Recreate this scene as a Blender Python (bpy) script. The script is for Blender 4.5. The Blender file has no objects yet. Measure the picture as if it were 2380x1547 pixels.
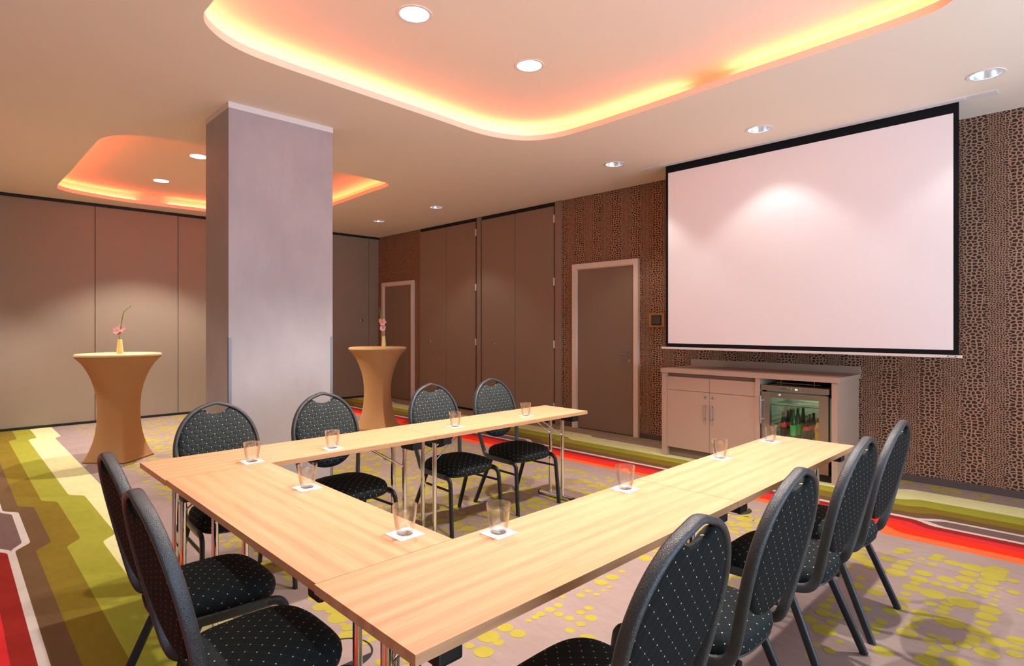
import bpy, bmesh, math, random
from mathutils import Vector, Matrix
from math import sin, cos, pi, sqrt, atan2, hypot
random.seed(7)
C = bpy.context.scene.collection
S = bpy.context.scene

# ------------------------------------------------------------------ dimensions (metres)
ZC = 3.215          # ceiling
ZR = 3.385          # raised ceiling inside the light coves
XW = 6.332          # screen wall
XL = -1.13          # opposite wall
YP = 10.36          # folding partition
YF = -2.3           # window wall behind the camera
TH = 0.7313         # table height
F, HY, YAW, CH = 1349.3, 756.88, 0.774, 1.42   # lens in pixels, horizon row, heading, eye height

# ------------------------------------------------------------------ materials
def lin(c):
    out = []
    for v in c:
        v /= 255.0
        out.append(v / 12.92 if v <= 0.04045 else ((v + 0.055) / 1.055) ** 2.4)
    return (out[0], out[1], out[2], 1.0)

def base(name):
    m = bpy.data.materials.new(name); m.use_nodes = True
    nt = m.node_tree
    return m, nt, nt.nodes['Principled BSDF']

def node(nt, kind, **kw):
    n = nt.nodes.new(kind)
    for k, v in kw.items():
        setattr(n, k, v)
    return n

def mth(nt, op, a, b=None, c=None, clamp=False):
    n = nt.nodes.new('ShaderNodeMath'); n.operation = op; n.use_clamp = clamp
    for i, v in enumerate((a, b, c)):
        if v is None: continue
        if isinstance(v, (int, float)): n.inputs[i].default_value = v
        else: nt.links.new(v, n.inputs[i])
    return n.outputs[0]

def mix(nt, fac, a, b):
    n = nt.nodes.new('ShaderNodeMix'); n.data_type = 'RGBA'
    if isinstance(fac, (int, float)): n.inputs[0].default_value = fac
    else: nt.links.new(fac, n.inputs[0])
    for i, v in ((6, a), (7, b)):
        if isinstance(v, tuple): n.inputs[i].default_value = v
        else: nt.links.new(v, n.inputs[i])
    return n.outputs[2]

def objco(nt, scale=(1, 1, 1), rot=(0, 0, 0), out='Object'):
    t = nt.nodes.new('ShaderNodeTexCoord'); mp = nt.nodes.new('ShaderNodeMapping')
    nt.links.new(t.outputs[out], mp.inputs[0])
    mp.inputs['Scale'].default_value = scale; mp.inputs['Rotation'].default_value = rot
    return mp.outputs[0]

def noise(nt, vec, scale, detail=3, rough=0.5):
    n = nt.nodes.new('ShaderNodeTexNoise')
    nt.links.new(vec, n.inputs['Vector'])
    n.inputs['Scale'].default_value = scale; n.inputs['Detail'].default_value = detail
    n.inputs['Roughness'].default_value = rough
    return n.outputs['Fac']

def bump(nt, b, height, strength, dist=0.002):
    n = nt.nodes.new('ShaderNodeBump')
    n.inputs['Strength'].default_value = strength; n.inputs['Distance'].default_value = dist
    nt.links.new(height, n.inputs['Height']); nt.links.new(n.outputs[0], b.inputs['Normal'])

def plain(name, c, rough=0.5, metal=0.0, var=0.0, vs=4.0, bmp=0.0, bs=200.0, spec=0.5, coat=0.0):
    m, nt, b = base(name)
    b.inputs['Base Color'].default_value = lin(c)
    b.inputs['Roughness'].default_value = rough; b.inputs['Metallic'].default_value = metal
    b.inputs['Specular IOR Level'].default_value = spec
    if coat: b.inputs['Coat Weight'].default_value = coat
    if var:
        n = noise(nt, objco(nt), vs, 4)
        lo = tuple(x * (1 - var) for x in lin(c)[:3]) + (1,); hi = tuple(min(1, x * (1 + var)) for x in lin(c)[:3]) + (1,)
        nt.links.new(mix(nt, n, lo, hi), b.inputs['Base Color'])
    if bmp:
        bump(nt, b, noise(nt, objco(nt), bs, 3), bmp)
    return m

def glow(name, c, strength):
    m, nt, b = base(name)
    b.inputs['Base Color'].default_value = (0.8, 0.8, 0.8, 1)
    b.inputs['Emission Color'].default_value = c; b.inputs['Emission Strength'].default_value = strength
    return m

def clear(name, tint=(1, 1, 1, 1), lo=0.05, hi=0.55, rough=0.0, power=2.5, refr=False):
    # clear glass: mostly straight through when seen face on, mirror-like (or refracting) towards grazing angles
    m = bpy.data.materials.new(name); m.use_nodes = True
    nt = m.node_tree; nt.nodes.clear()
    o = node(nt, 'ShaderNodeOutputMaterial'); t = node(nt, 'ShaderNodeBsdfTransparent')
    g = node(nt, 'ShaderNodeBsdfGlass' if refr else 'ShaderNodeBsdfGlossy')
    t.inputs[0].default_value = tint; g.inputs['Roughness'].default_value = rough; g.inputs[0].default_value = (1, 1, 1, 1)
    if refr: g.inputs['IOR'].default_value = 1.45
    lw = node(nt, 'ShaderNodeLayerWeight'); lw.inputs[0].default_value = 0.5
    p = mth(nt, 'POWER', lw.outputs['Facing'], power)
    f = mth(nt, 'MULTIPLY_ADD', p, hi - lo, lo)
    mx = node(nt, 'ShaderNodeMixShader')
    nt.links.new(f, mx.inputs[0]); nt.links.new(t.outputs[0], mx.inputs[1]); nt.links.new(g.outputs[0], mx.inputs[2])
    nt.links.new(mx.outputs[0], o.inputs[0])
    return m

def carpet(name, c):
    m, nt, b = base(name)
    v = objco(nt)
    n1 = noise(nt, v, 700, 2); n2 = noise(nt, v, 2.6, 4); n3 = noise(nt, objco(nt, (1, .35, 1)), 26, 3)
    k = mth(nt, 'ADD', mth(nt, 'MULTIPLY', n1, 0.40), mth(nt, 'ADD', mth(nt, 'MULTIPLY', n2, 0.26), mth(nt, 'MULTIPLY', n3, 0.22)))
    k = mth(nt, 'ADD', k, 0.42)
    mul = node(nt, 'ShaderNodeVectorMath'); mul.operation = 'SCALE'
    mul.inputs[0].default_value = lin(c)[:3]
    nt.links.new(k, mul.inputs['Scale']); nt.links.new(mul.outputs[0], b.inputs['Base Color'])
    b.inputs['Roughness'].default_value = 1.0; b.inputs['Specular IOR Level'].default_value = 0.05
    bump(nt, b, n1, 0.5, 0.004)
    return m

def wood(name, rot=0.0):
    m, nt, b = base(name)
    v = objco(nt, (.9, 17, 16))
    w = noise(nt, v, 1.9, 6, 0.62)
    v2 = objco(nt, (2.5, 90, 40)); f = noise(nt, v2, 2.5, 3)
    wv = node(nt, 'ShaderNodeTexWave'); wv.wave_type = 'BANDS'; wv.bands_direction = 'Y'
    vv = objco(nt, (.30, 3.2, 1)); nt.links.new(vv, wv.inputs[0])
    wv.inputs['Scale'].default_value = 1.3; wv.inputs['Distortion'].default_value = 7.0; wv.inputs['Detail'].default_value = 2.5; wv.inputs['Detail Scale'].default_value = .9
    k = mth(nt, 'ADD', mth(nt, 'MULTIPLY', w, .5), mth(nt, 'ADD', mth(nt, 'MULTIPLY', f, .35), mth(nt, 'MULTIPLY', wv.outputs['Fac'], .12)))
    r = node(nt, 'ShaderNodeValToRGB')
    e = r.color_ramp.elements
    e[0].position = .24; e[0].color = lin((180, 130, 94)); e[1].position = .74; e[1].color = lin((214, 172, 134))
    x = e.new(.48); x.color = lin((199, 152, 113))
    nt.links.new(k, r.inputs[0]); nt.links.new(r.outputs[0], b.inputs['Base Color'])
    b.inputs['Roughness'].default_value = .42; b.inputs['Specular IOR Level'].default_value = .35
    return m

def wallpaper(name):
    # dark scales in a pale net, small and large scales alternating in upright bands along the wall
    m, nt, b = base(name)
    t = node(nt, 'ShaderNodeTexCoord'); sp = node(nt, 'ShaderNodeSeparateXYZ'); nt.links.new(t.outputs['Object'], sp.inputs[0])
    y, z = sp.outputs['Y'], sp.outputs['Z']
    wob = noise(nt, objco(nt, (1, 1, .8)), 6.0, 3)
    ph = mth(nt, 'ADD', mth(nt, 'MULTIPLY', y, 2 * pi / 0.31), mth(nt, 'MULTIPLY', wob, 2.2))
    band = mth(nt, 'MULTIPLY_ADD', mth(nt, 'SINE', ph), .5, .5)
    fac = []
    for sy, sz in ((27, 36), (37, 49), (51, 67)):
        cb = node(nt, 'ShaderNodeCombineXYZ')
        nt.links.new(mth(nt, 'MULTIPLY', y, sy), cb.inputs[0]); nt.links.new(mth(nt, 'MULTIPLY', z, sz), cb.inputs[1])
        vo = node(nt, 'ShaderNodeTexVoronoi'); vo.voronoi_dimensions = '2D'; vo.feature = 'DISTANCE_TO_EDGE'
        vo.inputs['Scale'].default_value = 1.0; vo.inputs['Randomness'].default_value = .72
        nt.links.new(cb.outputs[0], vo.inputs['Vector']); fac.append(vo.outputs['Distance'])
    def sw(a, b, lo, hi):
        mr = node(nt, 'ShaderNodeMapRange'); mr.inputs[1].default_value = lo; mr.inputs[2].default_value = hi
        nt.links.new(band, mr.inputs[0]); k = mr.outputs[0]
        return mth(nt, 'ADD', mth(nt, 'MULTIPLY', a, mth(nt, 'SUBTRACT', 1.0, k)), mth(nt, 'MULTIPLY', b, k))
    d = sw(sw(fac[0], fac[1], .30, .40), fac[2], .62, .72)
    e = node(nt, 'ShaderNodeMapRange'); e.inputs[1].default_value = .11; e.inputs[2].default_value = .18
    nt.links.new(d, e.inputs[0])
    nt.links.new(mix(nt, e.outputs[0], lin((176, 136, 110)), lin((62, 46, 38))), b.inputs['Base Color'])
    b.inputs['Roughness'].default_value = .6; b.inputs['Specular IOR Level'].default_value = .25
    return m

def dotted(name, s, quilt, c=(36, 42, 45), r=.055):
    # dark woven fabric with a staggered grid of small gold stitches; optional quilting seams through the stitches
    m, nt, b = base(name)
    t = node(nt, 'ShaderNodeTexCoord'); sp = node(nt, 'ShaderNodeSeparateXYZ'); nt.links.new(t.outputs['UV'], sp.inputs[0])
    u = mth(nt, 'DIVIDE', sp.outputs[0], s); v = mth(nt, 'DIVIDE', sp.outputs[1], s)
    def cell(off):
        a = mth(nt, 'SUBTRACT', mth(nt, 'FRACT', mth(nt, 'ADD', u, off)), .5)
        d = mth(nt, 'SUBTRACT', mth(nt, 'FRACT', mth(nt, 'ADD', v, off)), .5)
        return mth(nt, 'SQRT', mth(nt, 'ADD', mth(nt, 'MULTIPLY', a, a), mth(nt, 'MULTIPLY', d, d)))
    d = mth(nt, 'MINIMUM', cell(0.0), cell(.5))
    dot = mth(nt, 'LESS_THAN', d, r)
    fine = noise(nt, t.outputs['UV'], 900, 2)
    cl = lin(c); dark = tuple(x * .55 for x in cl[:3]) + (1,); lite = tuple(x * 1.45 for x in cl[:3]) + (1,)
    col = mix(nt, fine, dark, lite)
    la = mth(nt, 'ABSOLUTE', mth(nt, 'SUBTRACT', mth(nt, 'FRACT', mth(nt, 'ADD', mth(nt, 'ADD', u, v), 0.5)), .5))
    lb = mth(nt, 'ABSOLUTE', mth(nt, 'SUBTRACT', mth(nt, 'FRACT', mth(nt, 'ADD', mth(nt, 'SUBTRACT', u, v), 0.5)), .5))
    line = mth(nt, 'MINIMUM', la, lb)
    if quilt:
        seam = mth(nt, 'LESS_THAN', line, .03)
        col = mix(nt, seam, col, (.004, .005, .006, 1))
        bump(nt, b, mth(nt, 'SQRT', line), .5, .010)
    else:
        seam = mth(nt, 'LESS_THAN', line, .022)
        col = mix(nt, mth(nt, 'MULTIPLY', seam, .16), col, lin((92, 96, 88)))
    nt.links.new(mix(nt, dot, col, lin((236, 206, 150))), b.inputs['Base Color'])
    b.inputs['Roughness'].default_value = .9; b.inputs['Specular IOR Level'].default_value = .2
    return m

def concrete(name):
    m, nt, b = base(name)
    v = objco(nt)
    a = noise(nt, v, 2.2, 6, .6); f = noise(nt, objco(nt, (1, 1, .25)), 14, 4, .6)
    k = mth(nt, 'ADD', mth(nt, 'MULTIPLY', a, .7), mth(nt, 'MULTIPLY', f, .3))
    nt.links.new(mix(nt, k, lin((150, 146, 147)), lin((190, 186, 188))), b.inputs['Base Color'])
    b.inputs['Roughness'].default_value = .55
    bump(nt, b, f, .12, .003)
    return m

M = {}
M['ceiling'] = plain('ceiling_paint', (244, 230, 210), .9)
M['white_wall'] = plain('white_wall_paint', (150, 128, 108), .9)
M['paper'] = wallpaper('scale_wallpaper')
M['panel'] = plain('partition_laminate', (147, 133, 115), .45, var=.04, vs=8, spec=.4)
M['cupboard'] = plain('cupboard_paint', (140, 121, 105), .5, spec=.35)
M['leaf'] = plain('door_paint', (132, 114, 99), .5, spec=.35)
M['doorframe'] = plain('door_frame_paint', (222, 208, 196), .5)
M['black'] = plain('black_seal', (14, 13, 13), .6)
M['plinth'] = plain('skirting_vinyl', (84, 72, 72), .7)
M['concrete'] = concrete('column_plaster')
M['trim'] = plain('white_trim', (235, 230, 226), .5)
M['steel'] = plain('brushed_steel', (176, 172, 168), .32, 1.0)
M['hinge'] = plain('satin_silver_hinge', (205, 203, 200), .4, .2)
M['guard'] = plain('satin_corner_metal', (150, 152, 156), .6, .8)
M['chrome'] = plain('chrome_tube', (235, 235, 235), .07, 1.0)
M['hammer'] = plain('hammered_grey_enamel', (76, 79, 82), .32, .6, bmp=.9, bs=360, spec=.6)
M['legmetal'] = plain('dark_leg_enamel', (48, 50, 53), .38, .4, bmp=.2, bs=230)
M['plastic'] = plain('black_plastic', (22, 21, 21), .45)
M['wood'] = wood('beech_laminate')
M['seatfab'] = dotted('seat_fabric', .05, False, (28, 34, 36), .042)
M['backfab'] = dotted('quilted_back_fabric', .046, True, (50, 56, 57), .046)
M['rearfab'] = dotted('rear_back_fabric', .05, False, (19, 21, 22), .036)
M['stretch'] = plain('brown_stretch_fabric', (182, 138, 92), .75, var=.05, vs=30, spec=.2)
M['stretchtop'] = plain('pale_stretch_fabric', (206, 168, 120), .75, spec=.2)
M['vase'] = plain('pale_yellow_ceramic', (226, 214, 140), .3)
M['green'] = plain('gladiolus_green', (120, 160, 50), .6)
M['pink'] = plain('pink_petal', (240, 190, 188), .6)
M['salmon'] = plain('salmon_petal', (226, 130, 100), .6)
M['screenwhite'] = plain('matt_screen_white', (248, 247, 250), .85, spec=.15)
M['screenblack'] = plain('matt_screen_black', (20, 20, 24), .8, spec=.2)
M['unit'] = plain('taupe_laminate', (176, 150, 132), .45, var=.03, vs=30)
M['unitdark'] = plain('shadow_gap_laminate', (120, 102, 88), .5)
M['bronze'] = plain('bronze_plate', (172, 122, 78), .4, .3)
M['panelglass'] = plain('grey_panel_glass', (72, 76, 72), .2)
M['glass'] = clear('clear_tumbler_glass', (.99, .99, .985, 1), .10, 1.0, 0, 1.7, True)
M['pane'] = clear('clear_door_glass', (.93, .96, .93, 1), .05, .6)
M['paperwhite'] = plain('white_card', (250, 250, 250), .7)
M['navy'] = plain('navy_print', (60, 66, 120), .7)
M['greyprint'] = plain('grey_print', (150, 152, 158), .7)
M['fridgein'] = plain('fridge_liner', (196, 206, 190), .5)
M['cola'] = plain('dark_cola', (30, 12, 8), .08, coat=.6)
M['clearneck'] = plain('grey_glass_neck', (96, 92, 84), .1, coat=.6)
M['redlabel'] = plain('red_label', (224, 56, 40), .5)
M['redcap'] = plain('orange_red_cap', (232, 66, 36), .4)
M['blackcap'] = plain('black_cap', (24, 22, 22), .4)
M['greenglass'] = plain('green_bottle_glass', (16, 84, 32), .08, coat=.6)
M['greenlabel'] = plain('green_label', (70, 190, 100), .5)
M['orange'] = plain('orange_juice', (226, 176, 26), .12, coat=.6)
M['orangecap'] = plain('orange_cap', (236, 110, 30), .4)
M['card'] = plain('pale_sticker', (214, 216, 180), .6)
M['display'] = glow('green_display', (.15, .9, .2, 1), .6)
M['led0'] = glow('warm_red_led', (1.0, .205, .10, 1), 17.5)
M['led1'] = glow('red_led', (1.0, .115, .05, 1), 20.0)
M['lampface'] = glow('lamp_face', (1.0, .95, .88, 1), 14.0)
M['lampdim'] = glow('dim_lamp_face', (.85, .95, 1.0, 1), 14.0)
M['reflector'] = plain('silver_reflector', (232, 238, 242), .28, 1.0)
M['lamptrim'] = plain('lamp_trim', (238, 228, 222), .4)
M['pane2'] = clear('window_glass', (1, 1, 1, 1), .04, .5)

# ------------------------------------------------------------------ mesh helpers
def new(): return bmesh.new()

def obj(name, bm, mats, parent=None, smooth=False, sharp=40):
    me = bpy.data.meshes.new(name)
    bmesh.ops.recalc_face_normals(bm, faces=bm.faces[:])
    bm.to_mesh(me); bm.free()
    for m in (mats if isinstance(mats, (list, tuple)) else [mats]): me.materials.append(m)
    if smooth:
        for p in me.polygons: p.use_smooth = True
        me.set_sharp_from_angle(angle=math.radians(sharp))
    o = bpy.data.objects.new(name, me); C.objects.link(o)
    if parent: o.parent = parent
    return o

def tag(o, label=None, cat=None, group=None, kind=None):
    if label: o['label'] = label
    if cat: o['category'] = cat
    if group: o['group'] = group
    if kind: o['kind'] = kind
    return o

def thing(name, label, cat, loc=(0, 0, 0), rz=0.0, group=None):
    o = bpy.data.objects.new(name, None); C.objects.link(o)
    o.location = loc; o.rotation_euler = (0, 0, rz); o.empty_display_size = .1
    return tag(o, label, cat, group)

def dup(root, loc, rz, label, group=None):
    r = root.copy(); C.objects.link(r); r.location = loc; r.rotation_euler = (0, 0, rz); r['label'] = label
    if group: r['group'] = group
    for ch in list(root.children):
        c = ch.copy(); C.objects.link(c); c.parent = r
        for g in ch.children:
            d = g.copy(); C.objects.link(d); d.parent = c
    return r

def box(bm, x0, x1, y0, y1, z0, z1, mi=0, bev=0.0):
    g = bmesh.new()
    bmesh.ops.create_cube(g, size=1)
    for v in g.verts:
        v.co = Vector(((x0 + x1) / 2 + v.co.x * (x1 - x0), (y0 + y1) / 2 + v.co.y * (y1 - y0), (z0 + z1) / 2 + v.co.z * (z1 - z0)))
    if bev > 0:
        bmesh.ops.bevel(g, geom=g.edges[:], offset=bev, segments=2, affect='EDGES', profile=.7)
    merge(bm, g, mi)

def merge(bm, g, mi=0):
    vm = {v: bm.verts.new(v.co) for v in g.verts}
    for f in g.faces:
        try:
            nf = bm.faces.new([vm[v] for v in f.verts]); nf.material_index = mi
        except ValueError: pass
    g.free()

def cr(pts, n=6, closed=False):
    P = [Vector(p) for p in pts]; out = []
    N = len(P); rng = range(N if closed else N - 1)
    for i in rng:
        if closed: a, b, c, d = P[i - 1], P[i], P[(i + 1) % N], P[(i + 2) % N]
        else: a, b, c, d = P[max(i - 1, 0)], P[i], P[i + 1], P[min(i + 2, N - 1)]
        for k in range(n):
            t = k / n
            out.append(.5 * ((2 * b) + (c - a) * t + (2 * a - 5 * b + 4 * c - d) * t * t + (3 * b - a - 3 * c + d) * t ** 3))
    if not closed: out.append(P[-1].copy())
    return out

def sweep(bm, path, side, rb, ra, seg=12, caps=True, mi=0, sq=1.0):
    """tube along path; side = list of vectors (or one) giving the thin axis; rb thin radius, ra wide radius"""
    P = [Vector(p) for p in path]; rings = []
    for i, p in enumerate(P):
        t = (P[min(i + 1, len(P) - 1)] - P[max(i - 1, 0)]).normalized()
        s = Vector(side[i]) if isinstance(side, list) else Vector(side)
        s = (s - t * s.dot(t))
        if s.length < 1e-6: s = t.orthogonal()
        s.normalize(); a = t.cross(s).normalized()
        ring = []
        for k in range(seg):
            q = 2 * pi * k / seg
            cq, sq_ = cos(q), sin(q)
            if sq != 1.0:
                cq = math.copysign(abs(cq) ** sq, cq); sq_ = math.copysign(abs(sq_) ** sq, sq_)
            ring.append(bm.verts.new(p + s * (cq * rb) + a * (sq_ * ra)))
        rings.append(ring)
    for r0, r1 in zip(rings, rings[1:]):
        for k in range(seg):
            f = bm.faces.new((r0[k], r0[(k + 1) % seg], r1[(k + 1) % seg], r1[k])); f.material_index = mi
    if caps:
        for r in (rings[0], rings[-1]):
            f = bm.faces.new(r); f.material_index = mi

def rod(bm, a, b, r, seg=12, mi=0):
    a, b = Vector(a), Vector(b)
    sweep(bm, [a, b], (b - a).orthogonal(), r, r, seg, True, mi)

def lathe(bm, prof, seg=32, cx=0, cy=0, mi=0, cap0=False, cap1=False):
    rings = []
    for r, z in prof:
        rings.append([bm.verts.new((cx + r * cos(2 * pi * k / seg), cy + r * sin(2 * pi * k / seg), z)) for k in range(seg)])
    for r0, r1 in zip(rings, rings[1:]):
        for k in range(seg):
            f = bm.faces.new((r0[k], r0[(k + 1) % seg], r1[(k + 1) % seg], r1[k])); f.material_index = mi
    if cap0: bm.faces.new(rings[0]).material_index = mi
    if cap1: bm.faces.new(rings[-1]).material_index = mi

def sstep(a, b, x):
    t = max(0.0, min(1.0, (x - a) / (b - a))); return t * t * (3 - 2 * t)

# ------------------------------------------------------------------ floor: patterned carpet
def step_at(y, c, w=.16):  # 0 before c, 1 after
    return sstep(c - w / 2, c + w / 2, y)

def hump(y, zones, grow):
    v = 0.0
    for a, b in zones:
        v = max(v, step_at(y, a - grow) * (1 - step_at(y, b + grow)))
    return v

# (narrow x, wide x, how far the bulge reaches beyond the capsule end, colour to the right of this line)
RIGHT = [(4.715, 4.587, .20, 'orange'), (4.81, 4.70, .13, 'red'), (4.918, 4.832, .07, 'crimson'), (5.005, 4.925, .02, 'darkred'),
         (5.090, 5.010, 0., 'line'), (5.116, 5.050, -.06, 'capsule'), (5.116, 5.192, -.06, 'line'), (5.140, 5.232, -.01, 'brown'),
         (5.255, 5.345, .05, 'olive'), (5.43, 5.492, .13, 'lime'), (5.60, 5.70, .20, 'cream'), (5.92, 6.00, .32, 'taupe')]
LEFT = [(-.11, -.19, .20, 'orange'), (-.01, -.09, .13, 'red'), (.10, .01, .07, 'crimson'), (.197, .12, .02, 'darkred'),
        (.280, .20, 0., 'line'), (.300, .235, -.04, 'capsule'), (.300, .362, -.04, 'line'), (.318, .403, -.01, 'brown'),
        (.412, .502, .07, 'olive'), (.563, .651, .12, 'lime'), (.745, .838, .18, 'cream'), (1.000, 1.072, .26, 'taupe')]
ZR_ = [(-6, .92), (4.95, 6.2), (9.55, 14)]
ZL_ = [(-6, -1.0), (4.86, 5.86), (9.62, 14)]
CAR = {'taupe': (158, 137, 130), 'cream': (222, 217, 160), 'lime': (160, 156, 58), 'olive': (134, 112, 40), 'brown': (112, 84, 58),
       'line': (205, 192, 184), 'capsule': (118, 92, 86), 'darkred': (146, 42, 36), 'crimson': (210, 48, 52), 'red': (248, 52, 30),
       'orange': (252, 104, 56), 'dots': (172, 158, 66)}
carkeys = list(CAR); carmats = [carpet('carpet_' + k, CAR[k]) for k in carkeys]; cidx = {k: i for i, k in enumerate(carkeys)}
bm = new()
ys = []
y = YF
while y < YP + .05: ys.append(y); y += .03
ys[-1] = YP + .05
cols = [(XL - .1, 'taupe')] + [None] * 24 + [(XW + .05, None)]
prev = None
for y in ys:
    xs = [XL - .1]
    for tab, zn in ((LEFT, ZL_), (RIGHT, ZR_)):
        for na, wi, gr, _ in tab:
            xs.append(na + (wi - na) * hump(y, zn, gr))
    xs.append(XW + .05)
    for i in range(1, len(xs)): xs[i] = max(xs[i], xs[i - 1] + 1e-5)
    row = [bm.verts.new((x, y, 0)) for x in xs]
    if prev:
        keys = ['taupe'] + [t[3] for t in LEFT] + [t[3] for t in RIGHT]
        for i in range(len(row) - 1):
            f = bm.faces.new((prev[i], prev[i + 1], row[i + 1], row[i])); f.material_index = cidx[keys[i]]
    prev = row

def floor_pt(px, py):
    w = F * CH / (py - HY); r = (px - 1190) / F * w
    return cos(YAW) * r + sin(YAW) * w, -sin(YAW) * r + cos(YAW) * w, w
dots = []
seen7 = "640,285,90 690,335,110 880,385,65 1075,345,150 1010,370,120 1165,410,60 1145,452,70 1258,437,75 1235,475,45 1440,410,130 1400,440,140 1360,495,100 1580,482,170 1790,530,230 1990,575,260 2050,550,200 985,580,210 1080,480,150 905,440,150 1030,525,165 1275,588,175 1230,650,180 1515,652,180 1710,650,185 1950,675,195 1745,592,185 2000,625,230 2200,665,125 1185,688,105 1150,735,185 1405,698,120 1570,738,135 1710,712,90 1700,738,90 1665,768,110 1370,800,255 1910,738,195 1885,788,130 1795,800,75 2210,785,130 2070,745,60 1915,835,65 2040,828,60 2020,862,65 1095,800,115 1070,860,140 1675,890,285 1345,900,130 1520,905,125 1500,945,130 1465,988,135 1995,912,95 1965,968,220 1925,1040,220 1890,1108,145 2290,970,100 1260,1005,200 1210,1070,135 1155,1130,140 1545,1090,300 1845,1185,235 1105,1205,210 1365,1232,100 1500,1280,150 1335,1285,140 1800,1260,150 1780,1305,150 1405,1375,150 1545,1360,145 1690,1335,150 2035,1300,235 2250,1285,200 2230,1355,140 1930,1415,240 2220,1425,160 1365,1430,150 1310,1495,240 1640,1510,240 855,1395,215 780,785,185 625,635,105 580,715,170 830,728,95 680,955,120 940,980,170 1060,940,140 245,1175,260 330,1098,120 385,1040,115 400,995,60 245,1000,180 95,1065,170 260,925,150 310,865,110 340,825,90 305,1390,130 410,1295,90 160,1330,100 90,1450,90 790,1140,145 840,1090,130 760,1195,120 600,420,200 660,460,180 740,520,170 560,390,120 640,370,100 500,340,110 520,520,100"
for t in seen7.split():
    a, b, w_ = map(float, t.split(',')); x, y, w = floor_pt(1860 + a / 4.4577, 1200 + b / 4.4577); dots.append((x, y, w_ / 4.4577 / 2 * w / F / 1.08))
seen6 = "590,800,65 650,770,75 700,740,95 785,698,95 865,658,90 870,740,95 965,780,95 1070,725,90 1145,685,90 1070,832,95 970,888,100 1165,775,120 1070,567,90 1140,528,65 1255,447,130 1360,400,125 1215,560,60 1280,522,50 1130,965,160 375,865,155 220,945,215 490,920,150 45,1035,95 175,1090,190 310,1000,110 905,582,60 1080,500,40 1450,345,70 1340,490,60"
for t in seen6.split():
    a, b, w_ = map(float, t.split(',')); x, y, w = floor_pt(1080 + a / 3.967, 1240 + b / 3.967); dots.append((x, y, w_ / 3.967 / 2 * w / F / 1.03))
known = list(dots)
def near_known(x, y): return any(abs(x - a) < .22 and abs(y - b) < .22 for a, b, _ in known)
def ok_dot(x, y, r):
    if 1.28 + r < x < 4.50 - r: return True
    return 6.06 + r < x < XW - .02
tries = 0
hsh = [(random.uniform(0, 4.6), random.uniform(YF, YP), random.uniform(.25, .75)) for _ in range(60)]
grid = {}
while len(dots) < 4200 and tries < 60000:
    tries += 1
    x = random.uniform(1.1, 6.3); y = random.uniform(-.5, YP - .1)
    if 4.5 < x < 6.05: continue
    dens = 0.0
    for a, b, s in hsh: dens = max(dens, 1 - hypot(x - a, y - b) / s)
    if 4.6 < x: dens = .5 if random.random() < .3 else 0
    if random.random() > .34 + dens * .9: continue
    r = random.choice((.014, .018, .022, .026, .03, .034, .042, .05, .058)) * (1.12 if dens > .4 else .9)
    if not ok_dot(x, y, r) or near_known(x, y): continue
    k = (int(x / .15), int(y / .15)); bad = False
    for i in (-1, 0, 1):
        for j in (-1, 0, 1):
            for q in grid.get((k[0] + i, k[1] + j), ()):
                if hypot(q[0] - x, q[1] - y) < (q[2] + r) * .86: bad = True
    if bad: continue
    grid.setdefault(k, []).append((x, y, r)); dots.append((x, y, r))
for i, (x, y, r) in enumerate(dots):
    z = .0004 + (i % 7) * .0001
    vs = [bm.verts.new((x + r * cos(2 * pi * k / 18), y + r * sin(2 * pi * k / 18), z)) for k in range(18)]
    bm.faces.new(vs).material_index = cidx['dots']
me = bpy.data.meshes.new('floor'); bm.normal_update()
for f in bm.faces:
    if f.normal.z < 0: f.normal_flip()
bm.to_mesh(me); bm.free()
for m in carmats: me.materials.append(m)
fl = bpy.data.objects.new('floor', me); C.objects.link(fl)
tag(fl, 'taupe carpet with yellow-green spots and curved stripes in cream, olive and red', kind='structure')

# ------------------------------------------------------------------ ceiling with two light coves
COVE1 = [(3.975, .589), (4.072, .80), (4.115, 1.325), (4.141, 1.927), (4.183, 2.687), (4.202, 3.30), (4.165, 3.70), (3.989, 3.961), (3.603, 4.088),
         (2.989, 4.064), (2.161, 4.025), (1.571, 3.985), (1.321, 3.92), (1.157, 3.80), (1.075, 3.66), (1.062, 3.45), (1.06, 2.6), (1.05, 1.6), (1.04, .9),
         (1.12, .62), (1.36, .46), (2.0, .42), (3.0, .40), (3.65, .44)]
COVE2 = [(4.06, 6.42), (4.10, 7.03), (4.15, 8.04), (4.18, 8.9), (4.17, 9.4), (4.03, 9.72), (3.66, 9.86), (2.92, 9.90), (1.92, 9.93), (1.40, 9.82), (1.12, 9.66),
         (1.035, 9.40), (1.05, 8.32), (1.06, 7.09), (1.084, 6.69), (1.24, 6.43), (1.57, 6.31), (2.4, 6.285), (3.24, 6.275), (3.82, 6.30)]
def outline(pts, n=5): return [(p.x, p.y) for p in cr([(x, y, 0) for x, y in pts], n, True)]
def offset(poly, d):
    out = []; N = len(poly)
    ar = sum(poly[i][0] * poly[(i + 1) % N][1] - poly[(i + 1) % N][0] * poly[i][1] for i in range(N))
    sg = 1 if ar > 0 else -1
    for i in range(N):
        a, b = poly[i - 1], poly[(i + 1) % N]
        tx, ty = b[0] - a[0], b[1] - a[1]; l = hypot(tx, ty) or 1
        out.append((poly[i][0] + sg * ty / l * d, poly[i][1] - sg * tx / l * d))
    return out
def circ(x, y, r, n=32): return [(x + r * cos(2 * pi * k / n), y + r * sin(2 * pi * k / n)) for k in range(n)]
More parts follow.
